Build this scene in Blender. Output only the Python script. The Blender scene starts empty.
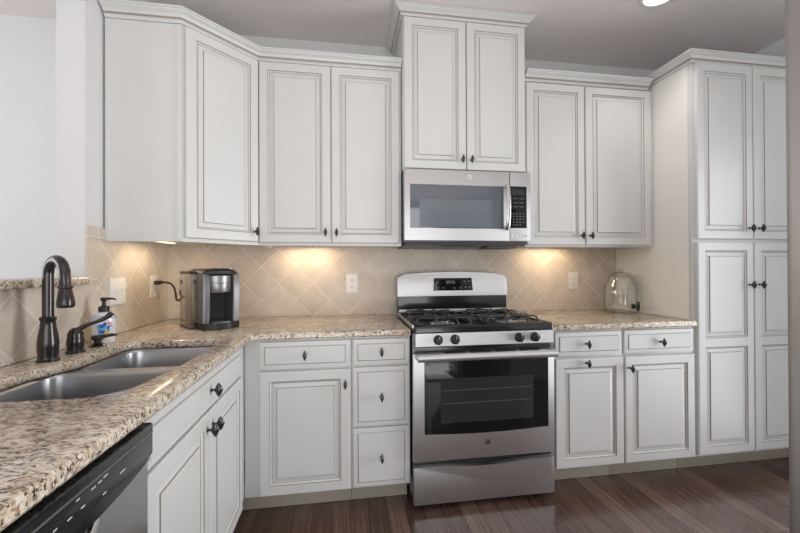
import bpy, bmesh, math, random
from mathutils import Vector, Matrix, Euler
C = bpy.context.scene.collection
sc = bpy.context.scene
R = math.radians
# ------------------------------------------------------------------ camera
cd = bpy.data.cameras.new('camera')
cam = bpy.data.objects.new('camera', cd); C.objects.link(cam)
cd.sensor_width = 36.0
cd.lens = 369.47 * 36.0 / 800.0
cd.clip_start = 0.02
cam.location = (1.0773, -2.4767, 1.2221)
yaw, pitch, roll = -0.1498, 0.0044, -0.0040
cam.rotation_mode = 'QUATERNION'
cam.rotation_quaternion = (Euler((0, 0, yaw)).to_quaternion()
                           @ Euler((math.pi/2 + pitch, 0, 0)).to_quaternion()
                           @ Euler((0, 0, roll)).to_quaternion())
sc.camera = cam
# ------------------------------------------------------------------ world, lights, exposure
w = bpy.data.worlds.new('world'); sc.world = w; w.use_nodes = True
w.node_tree.nodes['Background'].inputs[0].default_value = (0.90, 0.95, 1.0, 1)
w.node_tree.nodes['Background'].inputs[1].default_value = 0.9
def area(name, loc, rot, sx, sy, power, col):
    l = bpy.data.lights.new(name, 'AREA'); l.shape = 'RECTANGLE'; l.size = sx; l.size_y = sy
    l.energy = power; l.color = col
    o = bpy.data.objects.new(name, l); C.objects.link(o); o.location = loc; o.rotation_euler = rot
    return o
WIN = (0.97, 0.985, 1.0)
area('rear_window_daylight', (1.3, -5.30, 1.15), (R(90), 0, 0), 2.6, 2.2, 56, WIN)
area('side_room_daylight', (-2.9, -1.6, 1.5), (R(90), 0, R(-90)), 2.2, 1.8, 50, WIN)
area('right_door_daylight', (3.90, -1.44, 1.00), (R(90), 0, R(90)), 0.92, 1.95, 23, WIN).data.spread = R(105)
area('ceiling_lamps', (1.9, -2.3, 2.66), (0, 0, 0), 2.6, 2.2, 5, (1.0, 0.96, 0.90))
area('added_ceiling_fill', (1.4, -3.6, 0.5), (R(180), 0, 0), 3.0, 2.4, 78, (1.0, 0.96, 0.93))  # unseen upward fill lamp, added to brighten the ceiling
sc.view_settings.view_transform = 'Standard'
sc.view_settings.look = 'None'
sc.view_settings.exposure = -0.17
sc.view_settings.gamma = 1.0
sc.view_settings.use_curve_mapping = False
sc.cycles.max_bounces = 10
sc.cycles.diffuse_bounces = 5
sc.cycles.transparent_max_bounces = 12
sc.cycles.caustics_reflective = False
sc.cycles.caustics_refractive = False
sc.cycles.sample_clamp_indirect = 6
sc.cycles.use_denoising = True

# ------------------------------------------------------------------ materials
def srgb(r, g, b):
    def f(c):
        c /= 255.0
        return c/12.92 if c <= 0.04045 else ((c+0.055)/1.055)**2.4
    return (f(r), f(g), f(b), 1)
def mat(name, col, rough=0.5, metal=0.0, spec=0.5, coat=0.0, emit=None, es=1.0):
    m = bpy.data.materials.new(name); m.use_nodes = True
    b = m.node_tree.nodes['Principled BSDF']
    b.inputs['Base Color'].default_value = col if len(col) == 4 else (*col, 1)
    b.inputs['Roughness'].default_value = rough
    b.inputs['Metallic'].default_value = metal
    b.inputs['Specular IOR Level'].default_value = spec
    b.inputs['Coat Weight'].default_value = coat
    if emit:
        b.inputs['Emission Color'].default_value = emit
        b.inputs['Emission Strength'].default_value = es
    return m
def nd(m, t, **kw):
    n = m.node_tree.nodes.new(t)
    for k, v in kw.items(): setattr(n, k, v)
    return n
def lk(m, a, b): m.node_tree.links.new(a, b)
def bsdf(m): return m.node_tree.nodes['Principled BSDF']
def ramp(m, stops, interp='LINEAR'):
    n = nd(m, 'ShaderNodeValToRGB'); cr = n.color_ramp; cr.interpolation = interp
    cr.elements[0].position, cr.elements[0].color = stops[0]
    cr.elements[1].position, cr.elements[1].color = stops[-1]
    for p, c in stops[1:-1]:
        e = cr.elements.new(p); e.color = c
    return n
def position(m):
    return nd(m, 'ShaderNodeNewGeometry').outputs['Position']
def noise(m, vec, scale, detail=3, rough=0.55, stretch=None):
    n = nd(m, 'ShaderNodeTexNoise'); n.inputs['Scale'].default_value = scale
    n.inputs['Detail'].default_value = detail; n.inputs['Roughness'].default_value = rough
    if stretch:
        mp = nd(m, 'ShaderNodeMapping'); mp.inputs['Scale'].default_value = stretch
        lk(m, vec, mp.inputs['Vector']); vec = mp.outputs[0]
    lk(m, vec, n.inputs['Vector'])
    return n

def painted(name, col, rough, amt=0.03, bump=0.0):
    m = mat(name, col, rough)
    p = position(m); n = noise(m, p, 6, 4)
    lo = tuple(c*(1-amt) for c in col[:3]) + (1,); hi = tuple(min(1, c*(1+amt)) for c in col[:3]) + (1,)
    r = ramp(m, [(0.3, lo), (0.7, hi)]); lk(m, n.outputs[0], r.inputs[0]); lk(m, r.outputs[0], bsdf(m).inputs['Base Color'])
    if bump:
        n2 = noise(m, p, 320, 2); b = nd(m, 'ShaderNodeBump'); b.inputs['Strength'].default_value = bump
        b.inputs['Distance'].default_value = 0.001
        lk(m, n2.outputs[0], b.inputs['Height']); lk(m, b.outputs[0], bsdf(m).inputs['Normal'])
    return m
M = {}
M['cab'] = painted('antique_white_paint', (0.650, 0.655, 0.648), 0.38, 0.015)
M['glaze'] = mat('brown_glaze', (0.30, 0.265, 0.225), 0.5)
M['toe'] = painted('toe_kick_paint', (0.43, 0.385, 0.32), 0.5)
M['cream'] = painted('cream_paint', (0.84, 0.82, 0.78), 0.55, 0.02)
M['wall'] = painted('pale_wall_paint', (0.70, 0.70, 0.70), 0.7, 0.01, 0.15)
M['ceil'] = painted('ceiling_paint', (0.76, 0.715, 0.705), 0.85, 0.01, 0.1)
M['black'] = mat('black_enamel', (0.012, 0.012, 0.014), 0.18, coat=0.3)
M['blackmatte'] = mat('black_plastic', (0.018, 0.018, 0.02), 0.42)
M['iron'] = mat('grey_iron_grate', (0.045, 0.045, 0.05), 0.38, 0.3)
M['glass_black'] = mat('smoked_glass', (0.008, 0.008, 0.009), 0.05, spec=0.35)
M['glass_inner'] = mat('smoked_glass_screen', (0.03, 0.031, 0.033), 0.1, spec=0.4)
M['mw_glass'] = mat('microwave_glass', (0.085, 0.102, 0.125), 0.06, spec=0.9)
M['mw_inner'] = mat('microwave_screen', (0.15, 0.175, 0.195), 0.16, spec=0.7)
M['bronze'] = mat('oil_rubbed_bronze', (0.032, 0.027, 0.026), 0.22, 0.5, coat=0.4)
M['pewter'] = mat('dark_pewter', (0.19, 0.18, 0.18), 0.35, 0.8)
M['chrome'] = mat('chrome', (0.72, 0.72, 0.73), 0.12, 1.0)
M['satin'] = mat('satin_metal', (0.58, 0.57, 0.57), 0.26, 1.0)
M['plate'] = mat('white_plastic', (0.78, 0.77, 0.74), 0.35)
M['slot'] = mat('dark_slot', (0.04, 0.04, 0.04), 0.6)
M['mark'] = mat('pale_marking', (0.55, 0.58, 0.62), 0.5)
M['white'] = mat('white_ceramic', (0.80, 0.81, 0.84), 0.15, coat=0.4)
M['blue'] = mat('blue_glaze', (0.02, 0.10, 0.50), 0.25)
M['sky'] = mat('light_blue_glaze', (0.16, 0.45, 0.75), 0.25)
M['yellow'] = mat('yellow_glaze', (0.75, 0.55, 0.08), 0.3)
M['pink'] = mat('pink_glaze', (0.62, 0.30, 0.36), 0.3)
M['graphite'] = mat('graphite_plastic', (0.13, 0.13, 0.14), 0.38, 0.3)
M['silver'] = mat('silver_plastic', (0.30, 0.30, 0.31), 0.32, 0.8)
M['greyrubber'] = mat('dark_grey_plastic', (0.06, 0.06, 0.065), 0.5)
M['lamp'] = mat('lit_diffuser', (0.9, 0.9, 0.9), 0.5, emit=(1, 0.97, 0.92, 1), es=6)
M['warm_lamp'] = mat('warm_lit_lens', (0.9, 0.8, 0.6), 0.5, emit=(1, 0.78, 0.5, 1), es=2.2)
M['fixture'] = mat('white_fixture', (0.75, 0.74, 0.70), 0.4)
M['caulk'] = mat('white_caulk', (0.75, 0.73, 0.69), 0.5)

def steel(name, col, rough, axis):
    m = mat(name, col, rough, 1.0)
    st = {'x': (3, 260, 260), 'y': (260, 3, 260), 'z': (260, 260, 3)}[axis]
    p = position(m); n = noise(m, p, 1.0, 3, 0.6, st)
    mr = nd(m, 'ShaderNodeMapRange'); mr.inputs[3].default_value = rough-0.05; mr.inputs[4].default_value = rough+0.09
    lk(m, n.outputs[0], mr.inputs[0]); lk(m, mr.outputs[0], bsdf(m).inputs['Roughness'])
    r = ramp(m, [(0.3, tuple(c*0.93 for c in col)+(1,)), (0.7, col+(1,))])
    lk(m, n.outputs[0], r.inputs[0]); lk(m, r.outputs[0], bsdf(m).inputs['Base Color'])
    bsdf(m).inputs['Anisotropic'].default_value = 0.6
    return m
M['steel'] = steel('brushed_steel', (0.555, 0.55, 0.555), 0.43, 'x')
M['steel_y'] = steel('brushed_steel_along', (0.52, 0.52, 0.52), 0.28, 'y')
M['sinksteel'] = mat('satin_sink_steel', (0.40, 0.41, 0.43), 0.28, 1.0)
M['fridge'] = steel('fridge_steel', (0.40, 0.37, 0.35), 0.45, 'y')

def granite():
    m = mat('speckled_granite', (0.6, 0.5, 0.4), 0.16, spec=0.5)
    p0 = position(m)
    mp = nd(m, 'ShaderNodeMapping'); mp.inputs['Rotation'].default_value = (0, 0, R(40)); mp.inputs['Scale'].default_value = (0.75, 1.5, 1.2)
    lk(m, p0, mp.inputs['Vector']); p = mp.outputs[0]
    n1 = noise(m, p, 24, 5, 0.65); n1.inputs['Distortion'].default_value = 0.8
    r1 = ramp(m, [(0.32, srgb(172, 150, 124)), (0.45, srgb(204, 190, 170)), (0.56, srgb(222, 213, 198)), (0.70, srgb(205, 190, 168))])
    lk(m, n1.outputs[0], r1.inputs[0])
    def over(base, src, lo, hi, col, fac=1.0):
        rr = ramp(m, [(lo, (0, 0, 0, 1)), (hi, (fac, fac, fac, 1))]); lk(m, src, rr.inputs[0])
        mx = nd(m, 'ShaderNodeMix', data_type='RGBA'); lk(m, rr.outputs[0], mx.inputs[0]); lk(m, base, mx.inputs[6])
        mx.inputs[7].default_value = col; return mx.outputs[2]
    def shifted(sc_, det, ro, off):
        sv = nd(m, 'ShaderNodeVectorMath', operation='ADD'); lk(m, p, sv.inputs[0]); sv.inputs[1].default_value = off
        n = noise(m, sv.outputs[0], sc_, det, ro); n.inputs['Distortion'].default_value = 0.5; return n
    c = over(r1.outputs[0], shifted(56, 5, 0.7, (3, 1, 2)).outputs[0], 0.52, 0.62, srgb(150, 120, 86), 0.85)
    c = over(c, shifted(78, 4, 0.65, (9, 4, 7)).outputs[0], 0.57, 0.65, srgb(232, 227, 217), 0.75)
    c = over(c, shifted(66, 5, 0.68, (7, 3, 5)).outputs[0], 0.55, 0.64, srgb(112, 100, 93), 0.92)
    nl = noise(m, p0, 6, 2)
    mm = nd(m, 'ShaderNodeMath', operation='MULTIPLY_ADD'); lk(m, nl.outputs[0], mm.inputs[0]); mm.inputs[1].default_value = 0.2; lk(m, shifted(95, 5, 0.66, (1, 8, 3)).outputs[0], mm.inputs[2])
    c = over(c, mm.outputs[0], 0.645, 0.70, srgb(50, 42, 40), 0.97)
    lk(m, c, bsdf(m).inputs['Base Color'])
    return m
M['granite'] = granite()

def floorwood():
    m = mat('dark_hardwood', (0.05, 0.03, 0.025), 0.22, spec=0.9, coat=0.35)
    p = position(m); sp = nd(m, 'ShaderNodeSeparateXYZ'); lk(m, p, sp.inputs[0])
    cb = nd(m, 'ShaderNodeCombineXYZ'); lk(m, sp.outputs[1], cb.inputs[0]); lk(m, sp.outputs[0], cb.inputs[1])
    br = nd(m, 'ShaderNodeTexBrick'); lk(m, cb.outputs[0], br.inputs['Vector'])
    br.offset = 0.37; br.inputs['Scale'].default_value = 1; br.inputs['Brick Width'].default_value = 1.05
    br.inputs['Row Height'].default_value = 0.092; br.inputs['Mortar Size'].default_value = 0.0016; br.inputs['Mortar Smooth'].default_value = 0.3
    br.inputs['Color1'].default_value = (0, 0, 0, 1); br.inputs['Color2'].default_value = (1, 1, 1, 1); br.inputs['Mortar'].default_value = (0, 0, 0, 1)
    rp = ramp(m, [(0.0, srgb(88, 66, 59)), (0.5, srgb(106, 82, 74)), (1.0, srgb(126, 101, 91))]); lk(m, br.outputs[0], rp.inputs[0])
    g = noise(m, p, 1.0, 5, 0.65, (70, 3.2, 1)); gr = ramp(m, [(0.3, (0.5, 0.5, 0.5, 1)), (0.72, (1.25, 1.25, 1.25, 1))]); lk(m, g.outputs[0], gr.inputs[0])
    mx = nd(m, 'ShaderNodeMix', data_type='RGBA', blend_type='MULTIPLY'); mx.inputs[0].default_value = 1
    lk(m, rp.outputs[0], mx.inputs[6]); lk(m, gr.outputs[0], mx.inputs[7])
    m2 = nd(m, 'ShaderNodeMix', data_type='RGBA'); lk(m, br.outputs['Fac'], m2.inputs[0]); lk(m, mx.outputs[2], m2.inputs[6]); m2.inputs[7].default_value = (0.012, 0.008, 0.007, 1)
    lk(m, m2.outputs[2], bsdf(m).inputs['Base Color'])
    wv = noise(m, p, 1.0, 3, 0.5, (26, 5, 1))
    ad = nd(m, 'ShaderNodeMath', operation='MULTIPLY_ADD'); lk(m, br.outputs['Fac'], ad.inputs[0]); ad.inputs[1].default_value = -0.6; lk(m, wv.outputs[0], ad.inputs[2])
    b = nd(m, 'ShaderNodeBump'); b.inputs['Strength'].default_value = 0.35; b.inputs['Distance'].default_value = 0.003
    lk(m, ad.outputs[0], b.inputs['Height']); lk(m, b.outputs[0], bsdf(m).inputs['Normal'])
    return m
M['floor'] = floorwood()

def tile(name, haxis, ch, cz, diag=True, size=0.153, size2=None):
    m = mat(name, (0.6, 0.5, 0.4), 0.42, spec=0.4)
    p = position(m); sp = nd(m, 'ShaderNodeSeparateXYZ'); lk(m, p, sp.inputs[0])
    cb = nd(m, 'ShaderNodeCombineXYZ'); lk(m, sp.outputs[haxis], cb.inputs[0]); lk(m, sp.outputs[2], cb.inputs[1])
    s = nd(m, 'ShaderNodeVectorMath', operation='SUBTRACT'); lk(m, cb.outputs[0], s.inputs[0]); s.inputs[1].default_value = (ch, cz, 0)
    mp = nd(m, 'ShaderNodeMapping'); mp.inputs['Rotation'].default_value = (0, 0, R(45) if diag else 0); lk(m, s.outputs[0], mp.inputs['Vector'])
    br = nd(m, 'ShaderNodeTexBrick'); lk(m, mp.outputs[0], br.inputs['Vector']); br.offset = 0.0
    br.inputs['Scale'].default_value = 1; br.inputs['Brick Width'].default_value = size; br.inputs['Row Height'].default_value = size2 or size
    br.inputs['Mortar Size'].default_value = 0.0024; br.inputs['Mortar Smooth'].default_value = 0.15
    br.inputs['Color1'].default_value = (0, 0, 0, 1); br.inputs['Color2'].default_value = (1, 1, 1, 1); br.inputs['Mortar'].default_value = (0.5, 0.5, 0.5, 1)
    rp = ramp(m, [(0, srgb(206, 195, 182)), (1, srgb(216, 205, 193))]); lk(m, br.outputs[0], rp.inputs[0])
    n = noise(m, p, 9, 5, 0.6); nr = ramp(m, [(0.3, (0.86, 0.85, 0.84, 1)), (0.7, (1.06, 1.06, 1.06, 1))]); lk(m, n.outputs[0], nr.inputs[0])
    mx = nd(m, 'ShaderNodeMix', data_type='RGBA', blend_type='MULTIPLY'); mx.inputs[0].default_value = 1
    lk(m, rp.outputs[0], mx.inputs[6]); lk(m, nr.outputs[0], mx.inputs[7])
    m2 = nd(m, 'ShaderNodeMix', data_type='RGBA'); lk(m, br.outputs['Fac'], m2.inputs[0]); lk(m, mx.outputs[2], m2.inputs[6]); m2.inputs[7].default_value = srgb(238, 229, 216)
    lk(m, m2.outputs[2], bsdf(m).inputs['Base Color'])
    iv = nd(m, 'ShaderNodeMath', operation='SUBTRACT'); iv.inputs[0].default_value = 1; lk(m, br.outputs['Fac'], iv.inputs[1])
    b = nd(m, 'ShaderNodeBump'); b.inputs['Strength'].default_value = 0.9; b.inputs['Distance'].default_value = 0.003
    lk(m, iv.outputs[0], b.inputs['Height']); lk(m, b.outputs[0], bsdf(m).inputs['Normal'])
    return m
M['tile_back'] = tile('diagonal_beige_tile_back', 0, 0.768, 1.234)
M['tile_left'] = tile('diagonal_beige_tile_left', 1, -0.44, 1.143)
M['tile_border'] = tile('beige_border_tile', 1, -0.735, 1.18, False, 0.0735, 0.185)
M['tile_edge'] = tile('beige_edge_tile', 0, 3.0, 0.93, False, 0.3, 0.1515)

def thin_glass(name, tint, fac):
    m = bpy.data.materials.new(name); m.use_nodes = True; nt = m.node_tree; nt.nodes.remove(bsdf(m))
    out = nt.nodes['Material Output']
    t = nd(m, 'ShaderNodeBsdfTransparent'); t.inputs[0].default_value = tint
    g = nd(m, 'ShaderNodeBsdfGlossy'); g.inputs['Roughness'].default_value = 0.04; g.inputs['Color'].default_value = (0.95, 0.97, 0.96, 1)
    lw = nd(m, 'ShaderNodeLayerWeight'); lw.inputs['Blend'].default_value = fac
    mr = nd(m, 'ShaderNodeMapRange'); mr.inputs[3].default_value = 0.05; mr.inputs[4].default_value = 0.6
    lk(m, lw.outputs['Facing'], mr.inputs[0])
    tr = ramp(m, [(0.40, tint), (1.0, tuple(c*0.40 for c in tint[:3])+(1,))]); lk(m, lw.outputs['Facing'], tr.inputs[0]); lk(m, tr.outputs[0], t.inputs[0])
    mx = nd(m, 'ShaderNodeMixShader'); lk(m, mr.outputs[0], mx.inputs[0]); lk(m, t.outputs[0], mx.inputs[1]); lk(m, g.outputs[0], mx.inputs[2])
    lk(m, mx.outputs[0], out.inputs['Surface'])
    return m
M['glass'] = thin_glass('clear_glass', (0.985, 0.992, 0.982, 1), 0.33)
M['glass_lid'] = thin_glass('clear_lid_glass', (0.90, 0.92, 0.90, 1), 0.45)
M['tank'] = thin_glass('clear_tank_plastic', (0.86, 0.85, 0.86, 1), 0.35)

# ------------------------------------------------------------------ mesh builder
class MB:
    def __init__(s): s.bm = bmesh.new(); s.mi = 0
    def face(s, vs):
        try: f = s.bm.faces.new(vs)
        except ValueError: return None
        f.material_index = s.mi; return f
    def ringloft(s, rings, closed=True, cap0=False, cap1=False, mats=None):
        vr = [[s.bm.verts.new(p) for p in r] for r in rings]
        n = len(vr[0])
        for i in range(len(vr)-1):
            if mats: s.mi = mats[i]
            for j in range(n if closed else n-1):
                k = (j+1) % n
                s.face([vr[i][j], vr[i][k], vr[i+1][k], vr[i+1][j]])
        if cap0: s.face(vr[0][::-1])
        if cap1: s.face(vr[-1])
        return vr
    def box(s, a, b, bev=0.0, seg=2, f=None):
        x0, y0, z0 = a; x1, y1, z1 = b
        t = bmesh.new(); bmesh.ops.create_cube(t, size=1)
        bmesh.ops.scale(t, vec=(abs(x1-x0), abs(y1-y0), abs(z1-z0)), verts=t.verts)
        bmesh.ops.translate(t, vec=((x0+x1)/2, (y0+y1)/2, (z0+z1)/2), verts=t.verts)
        if bev: bmesh.ops.bevel(t, geom=t.edges[:], offset=bev, segments=seg, profile=0.6, affect='EDGES', clamp_overlap=True)
        s.merge(t, f)
    def merge(s, t, f=None):
        mp = {}
        for v in t.verts: mp[v] = s.bm.verts.new(f(*v.co) if f else v.co)
        for fa in t.faces: s.face([mp[v] for v in fa.verts])
        t.free()
    def prism(s, poly, fn, d0, d1, bev=0.0):
        # poly: list of (a,b); fn(a,b,d)->point
        t = bmesh.new()
        v0 = [t.verts.new((a, b, d0)) for a, b in poly]; v1 = [t.verts.new((a, b, d1)) for a, b in poly]
        n = len(poly); t.faces.new(v0[::-1]); top = t.faces.new(v1)
        for i in range(n): t.faces.new([v0[i], v0[(i+1) % n], v1[(i+1) % n], v1[i]])
        if bev: bmesh.ops.bevel(t, geom=list(top.edges), offset=bev, segments=2, profile=0.6, affect='EDGES', clamp_overlap=True)
        s.merge(t, fn)
    def lathe(s, prof, o, ax=(0, 0, 1), seg=24, sx=1.0, sy=1.0, ref=None):
        ax = Vector(ax).normalized(); o = Vector(o)
        r = Vector(ref) if ref else (Vector((1, 0, 0)) if abs(ax.x) < 0.9 else Vector((0, 1, 0)))
        u = (r - ax*r.dot(ax)).normalized(); v = ax.cross(u)
        rings = []
        for rad, h in prof:
            rings.append([o + ax*h + u*(rad*sx*math.cos(2*math.pi*j/seg)) + v*(rad*sy*math.sin(2*math.pi*j/seg)) for j in range(seg)])
        s.ringloft(rings, True, prof[0][0] > 1e-6, prof[-1][0] > 1e-6)
    def tube(s, pts, rad, seg=12, caps=True, sx=1.0, up=None):
        pts = [Vector(p) for p in pts]; n = len(pts)
        rads = rad if isinstance(rad, (list, tuple)) else [rad]*n
        rings = []; pu = Vector(up) if up else None
        for i in range(n):
            d = (pts[min(i+1, n-1)] - pts[max(i-1, 0)]).normalized()
            if pu is None: pu = Vector((0, 0, 1)) if abs(d.z) < 0.9 else Vector((1, 0, 0))
            u = (pu - d*pu.dot(d)).normalized(); v = d.cross(u); pu = u
            rings.append([pts[i] + u*(rads[i]*math.cos(2*math.pi*j/seg)) + v*(rads[i]*sx*math.sin(2*math.pi*j/seg)) for j in range(seg)])
        s.ringloft(rings, True, caps, caps)
    def sweep(s, path, prof):
        # path: (x,y) polyline; prof: (out,z); outward = right of travel
        P = [Vector(p) for p in path]; n = len(P); cols = []
        for i in range(n):
            ds = []
            if i > 0: ds.append((P[i]-P[i-1]).normalized())
            if i < n-1: ds.append((P[i+1]-P[i]).normalized())
            ns = [Vector((d.y, -d.x)) for d in ds]
            if len(ns) == 2:
                b = (ns[0]+ns[1]).normalized(); b /= max(0.2, b.dot(ns[0]))
            else: b = ns[0]
            cols.append([Vector((P[i].x+b.x*o, P[i].y+b.y*o, z)) for o, z in prof])
        s.ringloft(cols, True, True, True)
def smooth_path(pts, n=8):
    P = [Vector(p) for p in pts]; out = []
    for i in range(len(P)-1):
        p0 = P[max(i-1, 0)]; p1 = P[i]; p2 = P[i+1]; p3 = P[min(i+2, len(P)-1)]
        for k in range(n):
            t = k/n
            out.append(0.5*((2*p1)+(p2-p0)*t+(2*p0-5*p1+4*p2-p3)*t*t+(3*p1-p0-3*p2+p3)*t**3))
    out.append(P[-1]); return out
class Fr:
    def __init__(s, o, u, w): s.o = Vector(o); s.u = Vector(u).normalized(); s.w = Vector(w).normalized(); s.v = Vector((0, 0, 1))
    def p(s, a, b, c=0.0): return s.o + s.u*a + s.v*b + s.w*c
    def __call__(s, a, b, c): return s.p(a, b, c)
def finish(name, mb, mats, parent=None, root=None, smooth=True, angle=35):
    bm = mb.bm
    bmesh.ops.remove_doubles(bm, verts=bm.verts, dist=1e-6)
    bmesh.ops.recalc_face_normals(bm, faces=bm.faces)
    off = root.location if root is not None else Vector((0, 0, 0))
    for v in bm.verts: v.co -= off
    me = bpy.data.meshes.new(name); bm.to_mesh(me); bm.free()
    for m in (mats if isinstance(mats, (list, tuple)) else [mats]): me.materials.append(M[m] if isinstance(m, str) else m)
    if smooth:
        me.polygons.foreach_set('use_smooth', [True]*len(me.polygons))
        me.set_sharp_from_angle(angle=R(angle))
    o = bpy.data.objects.new(name, me); C.objects.link(o)
    if parent is not None: o.parent = parent
    return o
def thing(name, loc, label, cat, group=None):
    o = bpy.data.objects.new(name, None); C.objects.link(o); o.location = loc; o.empty_display_size = 0.05
    o['label'] = label; o['category'] = cat
    if group: o['group'] = group
    return o
def tag(o, label, cat, group=None):
    o['label'] = label; o['category'] = cat
    if group: o['group'] = group
    return o
def struct(name, mb, m, smooth=False):
    o = finish(name, mb, m, smooth=smooth); o['kind'] = 'structure'; return o
def quick(name, fn, mats, parent, root, label=None, **kw):
    mb = MB(); fn(mb); o = finish(name, mb, mats, parent, root, **kw)
    if label: o['label'] = label
    return o
def text_mb(txt, size, fn, depth=0.0006):
    cu = bpy.data.curves.new('lettering', 'FONT'); cu.body = txt; cu.size = size; cu.align_x = 'CENTER'; cu.align_y = 'CENTER'; cu.extrude = depth; cu.resolution_u = 3
    o = bpy.data.objects.new('lettering', cu); C.objects.link(o)
    dg = bpy.context.evaluated_depsgraph_get(); me = bpy.data.meshes.new_from_object(o.evaluated_get(dg))
    C.objects.unlink(o); bpy.data.objects.remove(o)
    mb = MB(); t = bmesh.new(); t.from_mesh(me); mb.merge(t, fn); return mb

# ------------------------------------------------------------------ levels measured for the room
CT, CTH, CD = 0.914, 0.032, 0.639          # counter top, slab thickness, depth
CEIL = 2.72
UF = 0.338                                  # wall-cabinet face depth
UB, UT = 1.351, 2.372
RX0, RX1 = 1.412, 2.178                     # range opening
PX = 3.073                                  # pantry side
BF = 0.61
# ------------------------------------------------------------------ setting
RY = -5.4; LX = -3.0; RXW = 3.93
mb = MB(); mb.box((LX, RY, -0.05), (RXW+0.1, 0.12, 0)); struct('floor', mb, 'floor')
mb = MB(); mb.box((LX, RY, CEIL), (RXW+0.1, 0.12, CEIL+0.06)); struct('ceiling', mb, 'ceil')
mb = MB(); mb.box((LX, 0.008, 0), (RXW+0.1, 0.12, CEIL)); struct('wall_back', mb, 'wall')
mb = MB()
mb.box((-0.117, -0.731, 0), (-0.008, 0.008, CEIL)); mb.box((-0.117, -2.9, 0), (-0.008, -0.731, 1.158))
mb.box((-0.117, -2.9, 2.363), (-0.008, -0.731, CEIL)); struct('wall_left', mb, 'wall')
mb = MB(); mb.box((RXW, RY, 0), (RXW+0.1, -1.92, CEIL)); mb.box((RXW, -0.80, 0), (RXW+0.1, 0.008, CEIL)); mb.box((RXW, -1.92, 2.2), (RXW+0.1, -0.80, CEIL)); struct('wall_right', mb, 'wall')
mb = MB(); mb.box((LX, RY-0.1, 0), (-0.1, RY, CEIL)); mb.box((2.7, RY-0.1, 0), (RXW+0.1, RY, CEIL)); mb.box((-0.1, RY-0.1, 0), (2.7, RY, 0.04)); mb.box((-0.1, RY-0.1, 2.45), (2.7, RY, CEIL)); struct('wall_rear', mb, 'wall')
mb = MB()
for x in (-0.1, 1.25, 2.62): mb.box((x, RY-0.07, 0.04), (x+0.08, RY+0.02, 2.45))
mb.box((-0.1, RY-0.07, 0.04), (2.7, RY+0.02, 0.12)); mb.box((-0.1, RY-0.07, 2.37), (2.7, RY+0.02, 2.45)); struct('window_1', mb, 'fixture')
# tiled splashbacks
mb = MB(); mb.box((0.0, 0.0, CT), (3.035, 0.008, UB+0.03)); mb.box((RX0+0.002, 0.0, 0.84), (RX1-0.002, 0.008, CT)); struct('trim_1', mb, 'tile_back')
mb = MB(); mb.box((-0.008, -0.61, CT), (0.0, 0.0, UB+0.03)); mb.box((-0.008, -2.9, CT), (0.0, -0.735+0.0735, 1.157)); mb.box((-0.008, -0.735+0.0735, CT), (0.0, -0.61, UB+0.03)); struct('trim_2', mb, 'tile_left')
mb = MB(); mb.box((-0.008, -0.731, 1.157), (0.002, -0.662, 1.41), 0.002); mb.box((-0.008, -0.662, 1.352), (0.002, -0.61, 1.41), 0.002); struct('trim_3', mb, 'tile_border')
mb = MB(); mb.box((3.035, -0.002, CT), (PX-0.001, 0.008, UB+0.02), 0.003); struct('trim_4', mb, 'tile_edge')

# ------------------------------------------------------------------ cabinet helpers
BACK = dict(u=(1, 0, 0), w=(0, -1, 0)); LEFT = dict(u=(0, 1, 0), w=(1, 0, 0))
def rect(fr, a0, b0, a1, b1, i, c): return [fr.p(a0+i, b0+i, c), fr.p(a1-i, b0+i, c), fr.p(a1-i, b1-i, c), fr.p(a0+i, b1-i, c)]
def knob(fr, a, b, c, parent, root):
    o = fr.p(a, b, c)
    mb = MB(); mb.lathe([(0.007, 0), (0.007, 0.002), (0.0045, 0.005), (0.004, 0.014), (0.006, 0.018)], o, fr.w, 10)
    # pointed oval head with a raised lattice
    n, mrow = 14, 12
    head = fr.p(a, b, c+0.016)
    rings = []
    for i in range(mrow+1):
        ph = math.pi*i/mrow; h = math.cos(ph)*0.024
        rr = (0.6*(1-abs(math.cos(ph)))**0.85+0.4*math.sin(ph)**1.4)*0.0115 + 0.0010
        ring = []
        for j in range(n):
            th = 2*math.pi*j/n
            g = 1 + (0.16 if (i+j) % 2 else -0.08)
            ring.append(head + fr.v*h + fr.u*(rr*g*0.68*math.cos(th)) + fr.w*(rr*g*1.0*math.sin(th) + 0.010))
        rings.append(ring)
    mb.mi = 0; mb.ringloft(rings, True, True, True)
    for k, f in enumerate(mb.bm.faces):
        if f.calc_area() < 2.2e-5 and k % 3 == 0: f.material_index = 1
    return finish('knob', mb, ['bronze', 'pewter'], parent, root)
def panel_rings(mb, fr, a0, b0, a1, b1, t):
    # raised centre panel seen inside a frame
    rs = [(0.0, t-0.0095), (0.006, t-0.0095), (0.021, t-0.0055), (0.0222, t-0.0068), (0.0236, t-0.0025), (0.0255, t-0.002)]
    mb.ringloft([rect(fr, a0, b0, a1, b1, i, c) for i, c in rs], True, False, True, mats=[0, 0, 1, 1, 0])
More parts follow.
